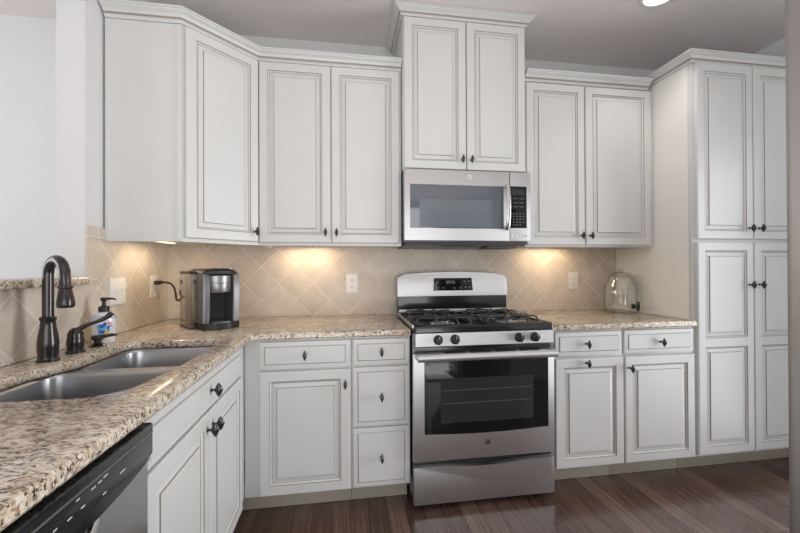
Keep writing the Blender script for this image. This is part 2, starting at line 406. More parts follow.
def door(root, fr, a0, b0, a1, b1, kn=None, panels=None, t=0.02, stile=0.046, label=None):
    mb = MB()
    if panels is None: panels = [(a0+stile, b0+stile, a1-stile, b1-stile)]
    # outer edge and flat frame, cut around the panel openings
    mb.ringloft([rect(fr, a0, b0, a1, b1, 0, 0.001), rect(fr, a0, b0, a1, b1, 0, t-0.005), rect(fr, a0, b0, a1, b1, 0.0018, t-0.0015), rect(fr, a0, b0, a1, b1, 0.005, t)], True, True, False)
    A0, A1, B0, B1 = a0+0.005, a1-0.005, b0+0.005, b1-0.005
    ps = sorted(panels, key=lambda q: q[1])
    ys = [B0] + [y for q in ps for y in (q[1], q[3])] + [B1]
    for i in range(0, len(ys), 2):
        mb.face([mb.bm.verts.new(fr.p(x, y, t)) for x, y in ((A0, ys[i]), (A1, ys[i]), (A1, ys[i+1]), (A0, ys[i+1]))])
    for q in ps:
        for x0, x1 in ((A0, q[0]), (q[2], A1)):
            mb.face([mb.bm.verts.new(fr.p(x, y, t)) for x, y in ((x0, q[1]), (x1, q[1]), (x1, q[3]), (x0, q[3]))])
        rs = [(0, t), (0.0014, t-0.0022), (0.0032, t-0.0028), (0.009, t-0.0085), (0.0105, t-0.0105), (0.013, t-0.0105)]
        mb.ringloft([rect(fr, *q, i, c) for i, c in rs], True, False, False, mats=[1, 1, 0, 1, 1]); mb.mi = 0
    d = finish('door', mb, ['cab', 'glaze'], root, root, smooth=False)
    if label: d['label'] = label
    for q in ps:
        mb = MB(); panel_rings(mb, fr, q[0]+0.0115, q[1]+0.0115, q[2]-0.0115, q[3]-0.0115, t); finish('panel', mb, ['cab', 'glaze'], d, root, smooth=False)
    if kn: knob(fr, kn[0], kn[1], t, d, root)
    return d
def drawer(root, fr, a0, b0, a1, b1, kn=None, name='drawer'):
    t = 0.02; mb = MB()
    rs = [(0, 0.001), (0, t-0.007), (0.002, t-0.0045), (0.005, t-0.004), (0.0225, t-0.004), (0.0238, t-0.0052), (0.0252, t-0.0045), (0.027, t)]
    mb.ringloft([rect(fr, a0, b0, a1, b1, i, c) for i, c in rs], True, True, True, mats=[0, 0, 0, 0, 1, 1, 0])
    d = finish(name, mb, ['cab', 'glaze'], root, root, angle=20)
    if kn: knob(fr, kn[0], kn[1], t, d, root)
    return d
def base_body(root, x0, x1, lbl=None):
    mb = MB(); mb.box((x0, -BF, 0.122), (x1, -0.004, CT-CTH), 0.0015); finish('carcass', mb, 'cab', root, root)
    mb = MB(); xa = x0-0.07 if x0 < 0.7 else x0
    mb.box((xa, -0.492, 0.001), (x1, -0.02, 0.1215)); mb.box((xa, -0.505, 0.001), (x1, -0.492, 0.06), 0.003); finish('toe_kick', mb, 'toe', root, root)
def upper_body(root, x0, x1, z0, z1, yf):
    mb = MB(); mb.box((x0, -yf, z0+0.034), (x1, -0.002, z1), 0.001)
    mb.box((x0, -yf, z0), (x1, -yf+0.02, z0+0.034)); mb.box((x0, -yf+0.02, z0), (x0+0.014, -0.002, z0+0.034)); mb.box((x1-0.014, -yf+0.02, z0), (x1, -0.002, z0+0.034))
    finish('carcass', mb, 'cab', root, root)

# ------------------------------------------------------------------ base cabinets
fb = Fr((0, -BF, 0), **BACK)
t = thing('base_cabinet', (0.856, -0.30, 0), 'white base cabinet in the back corner, one drawer above a single raised panel door', 'cabinet')
base_body(t, 0.602, 1.1115)
drawer(t, fb, 0.674, 0.735, 1.105, 0.868, (0.888, 0.804)); door(t, fb, 0.674, 0.131, 1.105, 0.725, (1.080, 0.655))
t = thing('drawer_cabinet', (1.26, -0.30, 0), 'narrow white base cabinet with three stacked drawers left of the range', 'cabinet')
base_body(t, 1.1125, 1.408)
drawer(t, fb, 1.119, 0.737, 1.401, 0.868, (1.26, 0.806)); drawer(t, fb, 1.119, 0.433, 1.401, 0.728, (1.26, 0.583)); drawer(t, fb, 1.119, 0.133, 1.401, 0.424, (1.26, 0.279))
t = thing('base_cabinet', (2.39, -0.30, 0), 'white base cabinet just right of the range, its door knob centred on the top rail', 'cabinet')
base_body(t, 2.182, 2.6145)
drawer(t, fb, 2.203, 0.739, 2.604, 0.869, (2.385, 0.805)); door(t, fb, 2.203, 0.133, 2.611, 0.724, (2.384, 0.700))
t = thing('base_cabinet', (2.84, -0.30, 0), 'white base cabinet against the tall pantry, its door knob in the upper left corner', 'cabinet')
base_body(t, 2.6155, PX-0.002)
drawer(t, fb, 2.619, 0.739, 3.062, 0.869, (2.843, 0.801)); door(t, fb, 2.621, 0.133, 3.066, 0.724, (2.645, 0.662))
# sink run, facing +x
fl = Fr((0.60, 0, 0), **LEFT)
t = thing('sink_cabinet', (0.30, -1.12, 0), 'white sink base cabinet with one false front over two doors', 'cabinet')
mb = MB()
y0, y1, zt = -1.5535, -0.612, CT-CTH-0.0015
mb.box((0.58, y0, 0.122), (0.60, y1, zt), 0.001); mb.box((0.02, y0, 0.122), (0.58, y0+0.016, zt)); mb.box((0.02, y1-0.016, 0.122), (0.58, y1, zt)); mb.box((0.02, y0, 0.122), (0.58, y1, 0.14)); mb.box((0.004, y0, 0.122), (0.02, y1, zt))
finish('carcass', mb, 'cab', t, t)
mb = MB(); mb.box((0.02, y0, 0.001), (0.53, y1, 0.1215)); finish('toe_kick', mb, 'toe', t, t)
drawer(t, fl, -1.541, 0.742, -0.712, 0.866, (-1.115, 0.803), 'false_front')
door(t, fl, -1.122, 0.131, -0.712, 0.733, (-1.098, 0.68)); door(t, fl, -1.541, 0.131, -1.127, 0.733, (-1.151, 0.68))

# ------------------------------------------------------------------ wall cabinets
fu = Fr((0, -UF, 0), **BACK)
t = thing('wall_cabinet', (1.0, -0.17, UB), 'white double door wall cabinet between the angled corner cabinet and the microwave', 'cabinet')
upper_body(t, 0.6115, 1.4085, UB, UT, UF)
door(t, fu, 0.616, 1.367, 1.002, 2.366, (0.974, 1.424)); door(t, fu, 1.008, 1.367, 1.396, 2.366, (1.036, 1.424))
t = thing('wall_cabinet', (2.62, -0.17, UB), 'white double door wall cabinet between the microwave and the pantry', 'cabinet')
upper_body(t, 2.1805, PX-0.002, UB, UT, UF)
door(t, fu, 2.186, 1.363, 2.574, 2.362, (2.546, 1.421)); door(t, fu, 2.582, 1.363, 3.040, 2.362, (2.608, 1.421))
t = thing('wall_cabinet', (1.79, -0.2, 1.79), 'tall raised white wall cabinet with two doors directly above the microwave', 'cabinet')
mb = MB(); mb.box((1.413, -0.39, 1.788), (2.158, -0.002, 2.668), 0.001); finish('carcass', mb, 'cab', t, t)
fm = Fr((0, -0.39, 0), **BACK)
door(t, fm, 1.417, 1.793, 1.782, 2.658, (1.757, 1.85)); door(t, fm, 1.788, 1.793, 2.150, 2.658, (1.812, 1.85))
# angled corner cabinet
t = thing('corner_wall_cabinet', (0.3, -0.3, UB), 'white angled corner wall cabinet with one tall door above the coffee maker', 'cabinet')
pent = [(0.002, -0.002), (0.002, -0.61), (0.325, -0.61), (0.61, -0.338), (0.61, -0.002)]
mb = MB(); mb.prism(pent, lambda a, b, d: Vector((a, b, d)), UB+0.018, UT)
pv = [Vector(q) for q in pent]
def strip(mb, p, q, th, z0, z1):
    d = (q-p).normalized(); n = Vector((-d.y, d.x))
    a = [p, q, q+n*th, p+n*th]; mb.prism([(v.x, v.y) for v in a], lambda a, b, d: Vector((a, b, d)), z0, z1)
strip(mb, pv[1], pv[2], 0.018, UB, UB+0.018); strip(mb, pv[2], pv[3], 0.018, UB, UB+0.018); strip(mb, pv[3], pv[4], 0.014, UB, UB+0.018)
finish('carcass', mb, 'cab', t, t)
mb = MB(); mb.box((0.002, -0.616, UB), (0.022, -0.6095, UT-0.002), 0.001); mb.box((0.305, -0.616, UB), (0.3245, -0.6095, UT-0.002), 0.001); finish('side_trim', mb, 'cab', t, t)
d = (pv[3]-pv[2]).normalized(); L = (pv[3]-pv[2]).length
fc = Fr((pv[2].x, pv[2].y, 0), (d.x, d.y, 0), (d.y, -d.x, 0))
door(t, fc, 0.012, 1.369, L-0.012, 2.366, (L-0.036, 1.423))
# crowns
def crown_prof(z0, h, p): return [(0.0, z0), (p*0.12, z0), (p*0.16, z0+h*0.12), (p*0.30, z0+h*0.2), (p*0.34, z0+h*0.34), (p*0.52, z0+h*0.58), (p*0.82, z0+h*0.74), (p*0.86, z0+h*0.82), (p, z0+h*0.86), (p, z0+h), (-0.012, z0+h), (-0.012, z0)]
def crown(path, z0, h, p, label):
    mb = MB(); mb.sweep(path, crown_prof(z0, h, p))
    mb.mi = 1; g = 0.004
    mb.sweep(path, [(p*0.30, z0+h*0.205), (p*0.335, z0+h*0.20), (p*0.385, z0+h*0.35), (p*0.34, z0+h*0.345)])
    o = finish('crown_molding', mb, ['cab', 'glaze'], None, None, angle=25); tag(o, label, 'molding'); return o
crown([(0.002, -0.612), (0.326, -0.612), (0.611, -0.340), (1.409, -0.340)], 2.3735, 0.053, 0.052, 'white crown molding capping the angled corner cabinet and the wall cabinet beside it')
crown([(2.179, -0.340), (3.034, -0.340)], 2.3735, 0.055, 0.052, 'white crown molding above the wall cabinet between microwave and pantry')
crown([(PX-0.001, -0.002), (PX-0.001, -0.612), (RXW-0.012, -0.612)], 2.408, 0.052, 0.052, 'white crown molding around the top of the tall pantry')
crown([(1.412, -0.002), (1.412, -0.392), (2.159, -0.392), (2.159, -0.002)], 2.669, 0.048, 0.052, 'white crown molding at the ceiling above the microwave cabinet')
# pantry
t = thing('pantry_cabinet', (3.49, -0.3, 0), 'tall white pantry cabinet with four doors at the right end', 'cabinet')
mb = MB(); mb.box((PX+0.004, -BF+0.02, 0.122), (3.915, -0.004, 2.407), 0.001); mb.box((PX, -BF, 0.122), (3.915, -BF+0.02, 2.407), 0.001); finish('carcass', mb, 'cab', t, t)
mb = MB(); mb.box((PX, -BF+0.021, 0.122), (PX+0.0035, -0.004, 2.407)); finish('side_panel', mb, 'cream', t, t, )['label'] = 'plain cream painted side panel'
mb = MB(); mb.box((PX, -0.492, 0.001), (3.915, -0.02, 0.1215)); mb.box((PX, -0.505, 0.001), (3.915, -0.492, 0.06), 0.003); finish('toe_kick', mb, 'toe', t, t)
for a0, a1, k in ((3.092, 3.471, 3.440), (3.477, 3.860, 3.508)):
    door(t, fb, a0, 1.385, a1, 2.405, (k, 1.449))
    door(t, fb, a0, 0.137, a1, 1.366, (k, 1.116), panels=[(a0+0.046, 0.183, a1-0.046, 0.758), (a0+0.046, 0.808, a1-0.046, 1.318)])
tag(quick('caulk_strip', lambda m: m.box((PX-0.006, -0.60, CT+0.0005), (PX-0.0005, -0.003, CT+0.006), 0.001), 'caulk', None, None), 'white caulk line where the right countertop meets the pantry side', 'caulk')

# ------------------------------------------------------------------ countertops
def offset_poly(P, d):
    # P counter-clockwise; positive d shrinks inward
    n = len(P); out = []
    for i in range(n):
        a = (P[i]-P[i-1]).normalized(); b = (P[(i+1) % n]-P[i]).normalized()
        na = Vector((-a.y, a.x)); nb = Vector((-b.y, b.x)); s = na+nb
        s = s.normalized() if s.length > 1e-6 else na
        out.append(P[i] + s*(d/max(0.35, s.dot(na))))
    return out
def round_poly(pts, seg=7):
    # pts: (x,y,r)
    n = len(pts); out = []
    for i in range(n):
        p = Vector(pts[i][:2]); r = pts[i][2]; a = (Vector(pts[i-1][:2])-p).normalized(); b = (Vector(pts[(i+1) % n][:2])-p).normalized()
        if r <= 0: out.append(p); continue
        ang = math.acos(max(-1, min(1, a.dot(b)))); dd = r/math.tan(ang/2)
        s, e = p+a*dd, p+b*dd; c = p+(a+b).normalized()*(r/math.sin(ang/2))
        a0 = math.atan2((s-c).y, (s-c).x); a1 = math.atan2((e-c).y, (e-c).x)
        da = (a1-a0+math.pi) % (2*math.pi)-math.pi
        for k in range(seg+1): out.append(c+Vector((math.cos(a0+da*k/seg), math.sin(a0+da*k/seg)))*r)
    return out
def slab(mb, outer, hole, z0, z1):
    bm = mb.bm
    prof = [(0.010, z1), (0.004, z1-0.0022), (0.001, z1-0.008), (0.0, z1-0.014), (0.0, z0+0.006), (0.004, z0)]
    def rings(P, sgn): return [[bm.verts.new((q.x, q.y, z)) for q in offset_poly(P, sgn*d)] for d, z in prof]
    ro = rings(outer, 1); sets = [ro]
    if hole: sets.append(rings(hole, -1))
    for rr in sets:
        n = len(rr[0])
        for i in range(len(rr)-1):
            for j in range(n): mb.face([rr[i][j], rr[i][(j+1) % n], rr[i+1][(j+1) % n], rr[i+1][j]])
    for idx in (0, -1):
        ed = []
        for rr in sets:
            v = rr[idx]; n = len(v)
            for j in range(n):
                e = bm.edges.get((v[j], v[(j+1) % n])) or bm.edges.new((v[j], v[(j+1) % n])); ed.append(e)
        bmesh.ops.triangle_fill(bm, edges=ed, use_beauty=True)
HOLE = round_poly([(0.178, -0.752, 0.055), (0.178, -1.055, 0.09), (0.128, -1.20, 0.09), (0.128, -1.478, 0.06), (0.52, -1.478, 0.10), (0.553, -1.20, 0.3), (0.553, -0.752, 0.075)], 8)
def ccw(P):
    a = sum(P[i-1].x*P[i].y-P[i].x*P[i-1].y for i in range(len(P))); return P if a > 0 else P[::-1]
mb = MB()
outer = round_poly([(0.001, -0.001, 0), (0.001, -2.25, 0), (CD, -2.25, 0), (CD, -CD, 0.02), (1.4095, -CD, 0.004), (1.4095, -0.001, 0)], 5)
slab(mb, ccw(outer), ccw(HOLE), CT-CTH, CT)
tag(finish('countertop', mb, 'granite', angle=30), 'L shaped speckled beige granite countertop around the sink and corner', 'countertop')
mb = MB()
slab(mb, ccw(round_poly([(2.181, -0.003, 0), (2.181, -CD, 0.004), (3.082, -CD, 0.012), (3.082, -0.614, 0.0), (PX-0.001, -0.614, 0.0), (PX-0.001, -0.003, 0)], 4)), None, CT-CTH, CT)
tag(finish('countertop', mb, 'granite', angle=30), 'short speckled beige granite countertop between the range and the pantry', 'countertop')
mb = MB(); slab(mb, ccw(round_poly([(-0.16, -0.734, 0), (-0.16, -2.85, 0), (0.034, -2.85, 0.0), (0.034, -0.768, 0.012), (0.0, -0.752, 0), (0.0, -0.734, 0)], 4)), None, 1.1595, 1.1905)
tag(finish('bar_ledge', mb, 'granite', angle=30), 'narrow granite ledge capping the half wall behind the faucet', 'ledge')

# ------------------------------------------------------------------ sink
SK = thing('sink', (0.34, -1.12, 0.66), 'double bowl stainless undermount sink set into the granite counter', 'sink')
YD = -1.09
def bowl(poly, low_side):
    poly = ccw(poly); mb = MB()
    ztop = CT-CTH-0.002
    rr = []
    for off, z in ((0.0, ztop), (0.0015, ztop-0.001), (0.005, ztop-0.012), (0.010, 0.76), (0.016, 0.715), (0.030, 0.697), (0.06, 0.690)):
        rr.append([Vector((q.x, q.y, z)) for q in offset_poly(poly, off)])
    mb.ringloft(rr, True, False, True)
    b = finish('bowl', mb, 'sinksteel', SK, SK, angle=50)
    c = sum((q for q in poly), Vector((0, 0)))/len(poly)
    mb = MB(); mb.lathe([(0.045, 0.0), (0.045, 0.002), (0.038, 0.003), (0.03, 0.0012), (0.0, 0.0012)], (c.x, c.y, 0.690), (0, 0, 1), 24); finish('drain', mb, 'chrome', b, SK)
B1 = round_poly([(0.176, -0.75, 0.06), (0.176, YD+0.019, 0.05), (0.556, YD+0.019, 0.05), (0.556, -0.75, 0.08)], 8)
B2 = round_poly([(0.126, YD-0.019, 0.05), (0.126, -1.48, 0.065), (0.522, -1.48, 0.10), (0.555, -1.22, 0.3), (0.555, YD-0.019, 0.05)], 8)
bowl(B1, 0); bowl(B2, 1)
mb = MB(); ztop = CT-CTH-0.002; sets = []
for P in (round_poly([(0.10, -0.72, 0.03), (0.10, -1.51, 0.03), (0.576, -1.51, 0.03), (0.576, -0.72, 0.03)], 4), B1, B2): sets.append([mb.bm.verts.new((q.x, q.y, ztop)) for q in P])
ed = [mb.bm.edges.new((v[j], v[(j+1) % len(v)])) for v in sets for j in range(len(v))]
bmesh.ops.triangle_fill(mb.bm, edges=ed, use_beauty=True)
finish('rim', mb, 'sinksteel', SK, SK)

# ------------------------------------------------------------------ faucet, handle, dispenser, soap
t = thing('faucet', (0.09, -1.068, CT), 'oil rubbed bronze gooseneck pull down faucet behind the sink', 'faucet')
fx, fy = 0.09, -1.068
mb = MB(); mb.lathe([(0.0, 0), (0.031, 0.0), (0.032, 0.005), (0.027, 0.009), (0.0262, 0.016), (0.0285, 0.04), (0.0288, 0.06), (0.0262, 0.086), (0.0215, 0.116), (0.0200, 0.134), (0.0225, 0.140), (0.0235, 0.146), (0.020, 0.150), (0.016, 0.151)], (fx, fy, CT), seg=28); finish('body', mb, 'bronze', t, t)
dv = Vector((0.85, -0.53, 0)); dv.normalize(); rad = 0.050; zc = 1.205
pts = [Vector((fx, fy, 1.06)), Vector((fx, fy, 1.13)), Vector((fx, fy, zc))]
for k in range(1, 15):
    a = math.pi*k/15*1.0; pts.append(Vector((fx, fy, zc)) + dv*(rad*(1-math.cos(a))) + Vector((0, 0, rad*math.sin(a)*1.0)))
e = Vector((fx, fy, zc))+dv*rad*2; pts += [e+Vector((0, 0, -0.01))+dv*0.001, e+Vector((0, 0, -0.045))+dv*0.006]
mb = MB(); mb.tube(pts, 0.0158, 16, up=(0, 1, 0)); finish('neck', mb, 'bronze', t, t)
mb = MB(); ax = (dv*0.05+Vector((0, 0, -1))).normalized(); o = e+Vector((0, 0, -0.035))+dv*0.004
mb.lathe([(0.0160, 0), (0.0195, 0.002), (0.020, 0.007), (0.0170, 0.011), (0.0185, 0.022), (0.0222, 0.042), (0.0238, 0.055), (0.0238, 0.066), (0.0205, 0.073), (0.0, 0.073)], o, ax, 24); finish('spray_head', mb, 'bronze', t, t)
t = thing('mixer_lever', (0.09, -0.94, CT), 'separate bronze mixer lever on a round base beside the gooseneck faucet', 'tap lever')
mb = MB(); mb.lathe([(0.0, 0), (0.030, 0), (0.0305, 0.005), (0.025, 0.010), (0.025, 0.018), (0.0268, 0.038), (0.0252, 0.054), (0.0235, 0.058), (0.0245, 0.066), (0.0225, 0.074), (0.017, 0.085), (0.008, 0.092), (0.0, 0.093)], (0.09, -0.94, CT), seg=24); finish('base', mb, 'bronze', t, t)
mb = MB(); mb.tube(smooth_path([(0.094, -0.937, 0.997), (0.116, -0.92, 1.012), (0.140, -0.90, 1.022), (0.160, -0.885, 1.034), (0.176, -0.873, 1.052)], 6), [0.009]*6+[0.0072]*8+[0.0085]*6+[0.0105]*4+[0.009], 12); finish('lever', mb, 'bronze', t, t)
t = thing('soap_dispenser', (0.098, -0.828, CT), 'low bronze deck mounted soap pump in front of the painted bottle', 'soap dispenser')
mb = MB(); mb.lathe([(0.0, 0), (0.029, 0), (0.0295, 0.004), (0.022, 0.009), (0.013, 0.013), (0.0125, 0.026)], (0.098, -0.828, CT), seg=22); finish('base', mb, 'bronze', t, t)
mb = MB(); mb.lathe([(0.0125, 0.024), (0.021, 0.028), (0.023, 0.035), (0.019, 0.044), (0.0, 0.047)], (0.098, -0.828, CT), seg=22); mb.tube(smooth_path([(0.104, -0.824, CT+0.036), (0.122, -0.812, CT+0.038), (0.138, -0.802, CT+0.04), (0.15, -0.795, CT+0.038)], 4), [0.0085]*4+[0.007]*5+[0.005]*4, 10); finish('pump_head', mb, 'bronze', t, t)
bx, by = 0.074, -0.748
t = thing('soap_bottle', (bx, by, CT), 'white ceramic soap bottle with blue flowers and a black pump', 'soap bottle')
ref = (0.80, 0.60, 0)
def oval(prof, seg=30, sx=0.9, sy=0.55):
    mb = MB(); mb.lathe(prof, (bx, by, CT), (0, 0, 1), seg, sx, sy, ref); return mb
bprof = [(0.0, 0.0), (0.040, 0.0), (0.044, 0.006), (0.0455, 0.03), (0.0465, 0.07), (0.0465, 0.098), (0.042, 0.112), (0.030, 0.122), (0.022, 0.126), (0.021, 0.131)]
body = finish('bottle', oval(bprof), 'white', t, t)
mb = MB()
for h in (0.104, 0.112): mb.lathe([(0.0468-0.0005*(h > 0.105)*8, h-0.001), (0.0472-0.0005*(h > 0.105)*8, h), (0.0468-0.0005*(h > 0.105)*8, h+0.001)], (bx, by, CT), (0, 0, 1), 30, 0.905, 0.56, ref)
finish('painted_band', mb, 'blue', body, t)
u = Vector(ref); v = Vector((0.6, -0.8, 0))
def spot(mb, a, h, ra, rh, rot=0):
    # a: angle across the front of the oval body
    n = 12; ring = []; 
    def pt(aa, hh, ex): 
        rr = 0.0475+ex; th = aa/0.0475
        return Vector((bx, by, CT+hh)) + u*(rr*0.9*math.sin(th)) + v*((rr*0.55)*math.cos(th)+0.0006)
    c0 = mb.bm.verts.new(pt(a, h, 0.0012))
    for j in range(n):
        x = 1.25*ra*math.cos(2*math.pi*j/n); y = 1.25*rh*math.sin(2*math.pi*j/n); xr = x*math.cos(rot)-y*math.sin(rot); yr = x*math.sin(rot)+y*math.cos(rot)
        ring.append(mb.bm.verts.new(pt(a+xr, h+yr, 0.0002)))
    for j in range(n): mb.face([c0, ring[j], ring[(j+1) % n]])
mb = MB()
for a, h, r_, q, ro in ((-0.014, 0.071, 0.0065, 0.0085, 0.5), (-0.002, 0.077, 0.0055, 0.009, -0.4), (-0.016, 0.050, 0.0045, 0.008, 0.2), (-0.006, 0.048, 0.0045, 0.007, -0.6), (0.013, 0.064, 0.004, 0.008, -0.5)): spot(mb, a, h, r_, q, ro)
finish('painted_petals', mb, 'blue', body, t)
mb = MB()
for a, h, r_, q, ro in ((-0.024, 0.066, 0.004, 0.012, 0.2), (-0.01, 0.060, 0.009, 0.005, 0.3), (0.006, 0.066, 0.004, 0.010, 0.6), (0.014, 0.052, 0.009, 0.004, 0.7), (-0.022, 0.052, 0.003, 0.008, -0.3)): spot(mb, a, h, r_, q, ro)
finish('painted_leaves', mb, 'sky', body, t)
mb = MB(); spot(mb, 0.007, 0.045, 0.0085, 0.0075); finish('painted_lemon', mb, 'yellow', body, t)
mb = MB(); spot(mb, 0.018, 0.080, 0.008, 0.007); spot(mb, 0.026, 0.071, 0.005, 0.006); finish('painted_rose', mb, 'pink', body, t)
mb = MB(); mb.lathe([(0.0, 0.129), (0.0185, 0.129), (0.019, 0.133), (0.019, 0.15), (0.014, 0.153), (0.0075, 0.155), (0.007, 0.172), (0.0105, 0.176), (0.0125, 0.186), (0.012, 0.189), (0.0, 0.190)], (bx, by, CT), seg=20); mb.tube([Vector((bx, by, CT+0.1835))+u*s+Vector((0, 0, -dz)) for s, dz in ((0.004, 0), (0.02, 0), (0.033, 0.001), (0.041, 0.006))], [0.0065, 0.005, 0.004, 0.003], 10); finish('pump', mb, 'blackmatte', t, t)

# ------------------------------------------------------------------ wall plates
def plate(name, fr, a, b, w, h, label, cat, kind, group=None):
    t = thing(name, fr.p(a, b, 0.0), label, cat, group)
    mb = MB(); P = [(a-w/2, b-h/2), (a+w/2, b-h/2), (a+w/2, b+h/2), (a-w/2, b+h/2)]
    mb.prism(P, fr, 0.0008, 0.006, 0.003); finish('cover_plate', mb, 'plate', t, t)
    if kind == 'outlet':
        for dz in (-0.0195, 0.0195):
            mb = MB(); mb.prism([(p.x+a, p.y+b+dz) for p in round_poly([(-0.0165, -0.0135, 0.009), (0.0165, -0.0135, 0.009), (0.0165, 0.0135, 0.009), (-0.0165, 0.0135, 0.009)], 4)], fr, 0.005, 0.0078, 0.0006); k = finish('receptacle', mb, 'plate', t, t)
            mb = MB(); mb.prism([(a-0.0075, b+dz-0.002), (a-0.005, b+dz-0.002), (a-0.005, b+dz+0.006), (a-0.0075, b+dz+0.006)], fr, 0.007, 0.0081); mb.prism([(a+0.005, b+dz-0.001), (a+0.0075, b+dz-0.001), (a+0.0075, b+dz+0.006), (a+0.005, b+dz+0.006)], fr, 0.007, 0.0081); mb.lathe([(0.0, 0.0081), (0.0025, 0.0081), (0.0025, 0.007)], fr.p(a, b+dz-0.007, 0), fr.w, 10); finish('slots', mb, 'slot', k, t)
    else:
        for da in (-0.023, 0.023):
            mb = MB(); mb.prism([(a+da-0.005, b-0.012), (a+da+0.005, b-0.012), (a+da+0.005, b+0.012), (a+da-0.005, b+0.012)], fr, 0.005, 0.0075, 0.0006); mb.box((a+da-0.0035, b-0.001, 0.006), (a+da+0.0035, b+0.009, 0.017), 0.001, f=fr); finish('toggle', mb, 'plate', t, t)
    return t
fw = Fr((0, 0, 0), **BACK); fwl = Fr((0, 0, 0), **LEFT)
plate('wall_outlet', fw, 1.128, 1.122, 0.076, 0.124, 'white wall outlet on the tile left of the range', 'outlet', 'outlet')
plate('wall_outlet', fw, 2.727, 1.127, 0.076, 0.124, 'white wall outlet on the tile right of the range', 'outlet', 'outlet')
plate('light_switch', fwl, -0.523, 1.117, 0.122, 0.126, 'white double toggle light switch plate behind the soap bottle', 'light switch', 'switch')
plate('wall_outlet', fwl, -0.184, 1.125, 0.076, 0.124, 'white wall outlet on the left wall with the coffee maker plugged in', 'outlet', 'outlet')

# ------------------------------------------------------------------ coffee maker
th = R(38); cf = Fr((0.386, -0.522, CT), (math.cos(th), math.sin(th), 0), (math.sin(th), -math.cos(th), 0))
t = thing('coffee_maker', (0.386, -0.40, CT), 'grey single serve coffee maker with side water tank, in the corner', 'coffee maker')
W, H = 0.182, 0.302
def pz(poly, z0, z1, bev=0.0):   # plan polygon (u, w) extruded in height
    mb = MB(); mb.prism(poly, lambda a, b, d: cf.p(a, d, b), z0, z1, bev); return mb
side = 0.006
mb = pz([(0, -0.13), (W, -0.13), (W, -0.27), (0, -0.27)], 0.004, H-0.012, 0.006); finish('housing', mb, 'graphite', t, t)
def cheek(a0, a1):
    mb = MB()
    prof = [(-0.135, 0.03), (-0.012, 0.03), (-0.006, 0.15), (-0.004, 0.26), (-0.014, H-0.02), (-0.03, H-0.012), (-0.135, H-0.012)]
    mb.prism(prof, lambda w_, z, d: cf.p(d, z, w_), a0, a1, 0.004); return mb
finish('side_cheek', cheek(0.0, 0.034), 'graphite', t, t); finish('side_cheek', cheek(W-0.034, W), 'graphite', t, t)
for a0, a1 in ((0.001, 0.010), (W-0.030, W-0.003)):
    mb = MB(); mb.prism([(-0.013, 0.034), (-0.0095, 0.034), (-0.0025, 0.15), (-0.0005, 0.262), (-0.012, H-0.022), (-0.017, H-0.022)], lambda w_, z, d: cf.p(d, z, w_), a0, a1); finish('chrome_trim', mb, 'silver', t, t)
mb = MB(); mb.lathe([(0.0, 0.188), (0.043, 0.188), (0.045, 0.192), (0.046, 0.232), (0.0475, 0.234), (0.0475, 0.238), (0.046, 0.24), (0.0465, 0.272), (0.040, 0.276)], cf.p(W/2-0.002, 0, -0.036), seg=28, sx=1.36, sy=1.0, ref=tuple(cf.u)); head = finish('brew_head', mb, 'silver', t, t)
top = round_poly([(0.0, -0.27, 0.02), (W, -0.27, 0.02), (W-0.004, -0.02, 0.02), (W*0.72, 0.006, 0.03), (W*0.3, 0.006, 0.03), (0.004, -0.02, 0.02)], 5)
mb = MB(); vr = [[cf.p(q.x, z + 0.010*math.sin(max(0, min(1, (q.x)/W))*math.pi), q.y) for q in offset_poly(ccw(top), o)] for o, z in ((0.002, H-0.030), (0.0, H-0.022), (0.0, H-0.014), (0.012, H-0.004), (0.04, H))]; mb.ringloft(vr, True, True, True); lid = finish('lid', mb, 'blackmatte', t, t)
mb = MB()
for k in range(5): mb.box((W*0.42+k*0.017, H+0.003, -0.055), (W*0.42+k*0.017+0.011, H+0.0125, -0.045), 0.001, f=lambda a, b, c: cf.p(a, b, c))
finish('button_row', mb, 'silver', lid, t)
mb = MB(); mb.box((0.034, 0.03, -0.131), (W-0.034, 0.19, -0.126), f=lambda a, b, c: cf.p(a, b, c)); finish('back_recess', mb, 'greyrubber', t, t)
tray = round_poly([(0.0, -0.13, 0.01), (W, -0.13, 0.01), (W+0.002, -0.005, 0.02), (W*0.7, 0.03, 0.08), (W*0.3, 0.03, 0.08), (-0.002, -0.005, 0.02)], 6)
finish('drip_tray', pz(tray, 0.001, 0.034, 0.005), 'blackmatte', t, t)
mb = MB(); mb.prism([(p.x, p.y) for p in round_poly([(0.042, -0.12, 0.005), (W-0.042, -0.12, 0.005), (W-0.042, 0.012, 0.02), (0.042, 0.012, 0.02)], 4)], lambda a, b, d: cf.p(a, d, b), 0.034, 0.037, 0.001); finish('drip_grate', mb, 'silver', t, t)
tk = round_poly([(-0.030, -0.265, 0.012), (-0.001, -0.265, 0.003), (-0.001, -0.085, 0.003), (-0.030, -0.085, 0.016)], 5)
mb = pz(tk, 0.012, H-0.02, 0.0); tank = finish('water_tank', mb, 'tank', t, t); tank['label'] = 'clear plastic water tank'
mb = pz(offset_poly(ccw(tk), -0.001), H-0.02, H-0.006, 0.004); finish('tank_lid', mb, 'blackmatte', tank, t)
mb = pz(offset_poly(ccw(tk), -0.001), 0.001, 0.012, 0.0); finish('tank_base', mb, 'greyrubber', tank, t)
cp = [(0.022, -0.168, 1.146), (0.050, -0.170, 1.146), (0.085, -0.175, 1.140), (0.115, -0.195, 1.115), (0.135, -0.222, 1.08), (0.146, -0.238, 1.052), (0.160, -0.235, 1.046), (0.166, -0.222, 1.066), (0.158, -0.216, 1.098), (0.160, -0.226, 1.082), (0.18, -0.248, 1.068), (0.205, -0.27, 1.064), (0.236, -0.292, 1.06)]
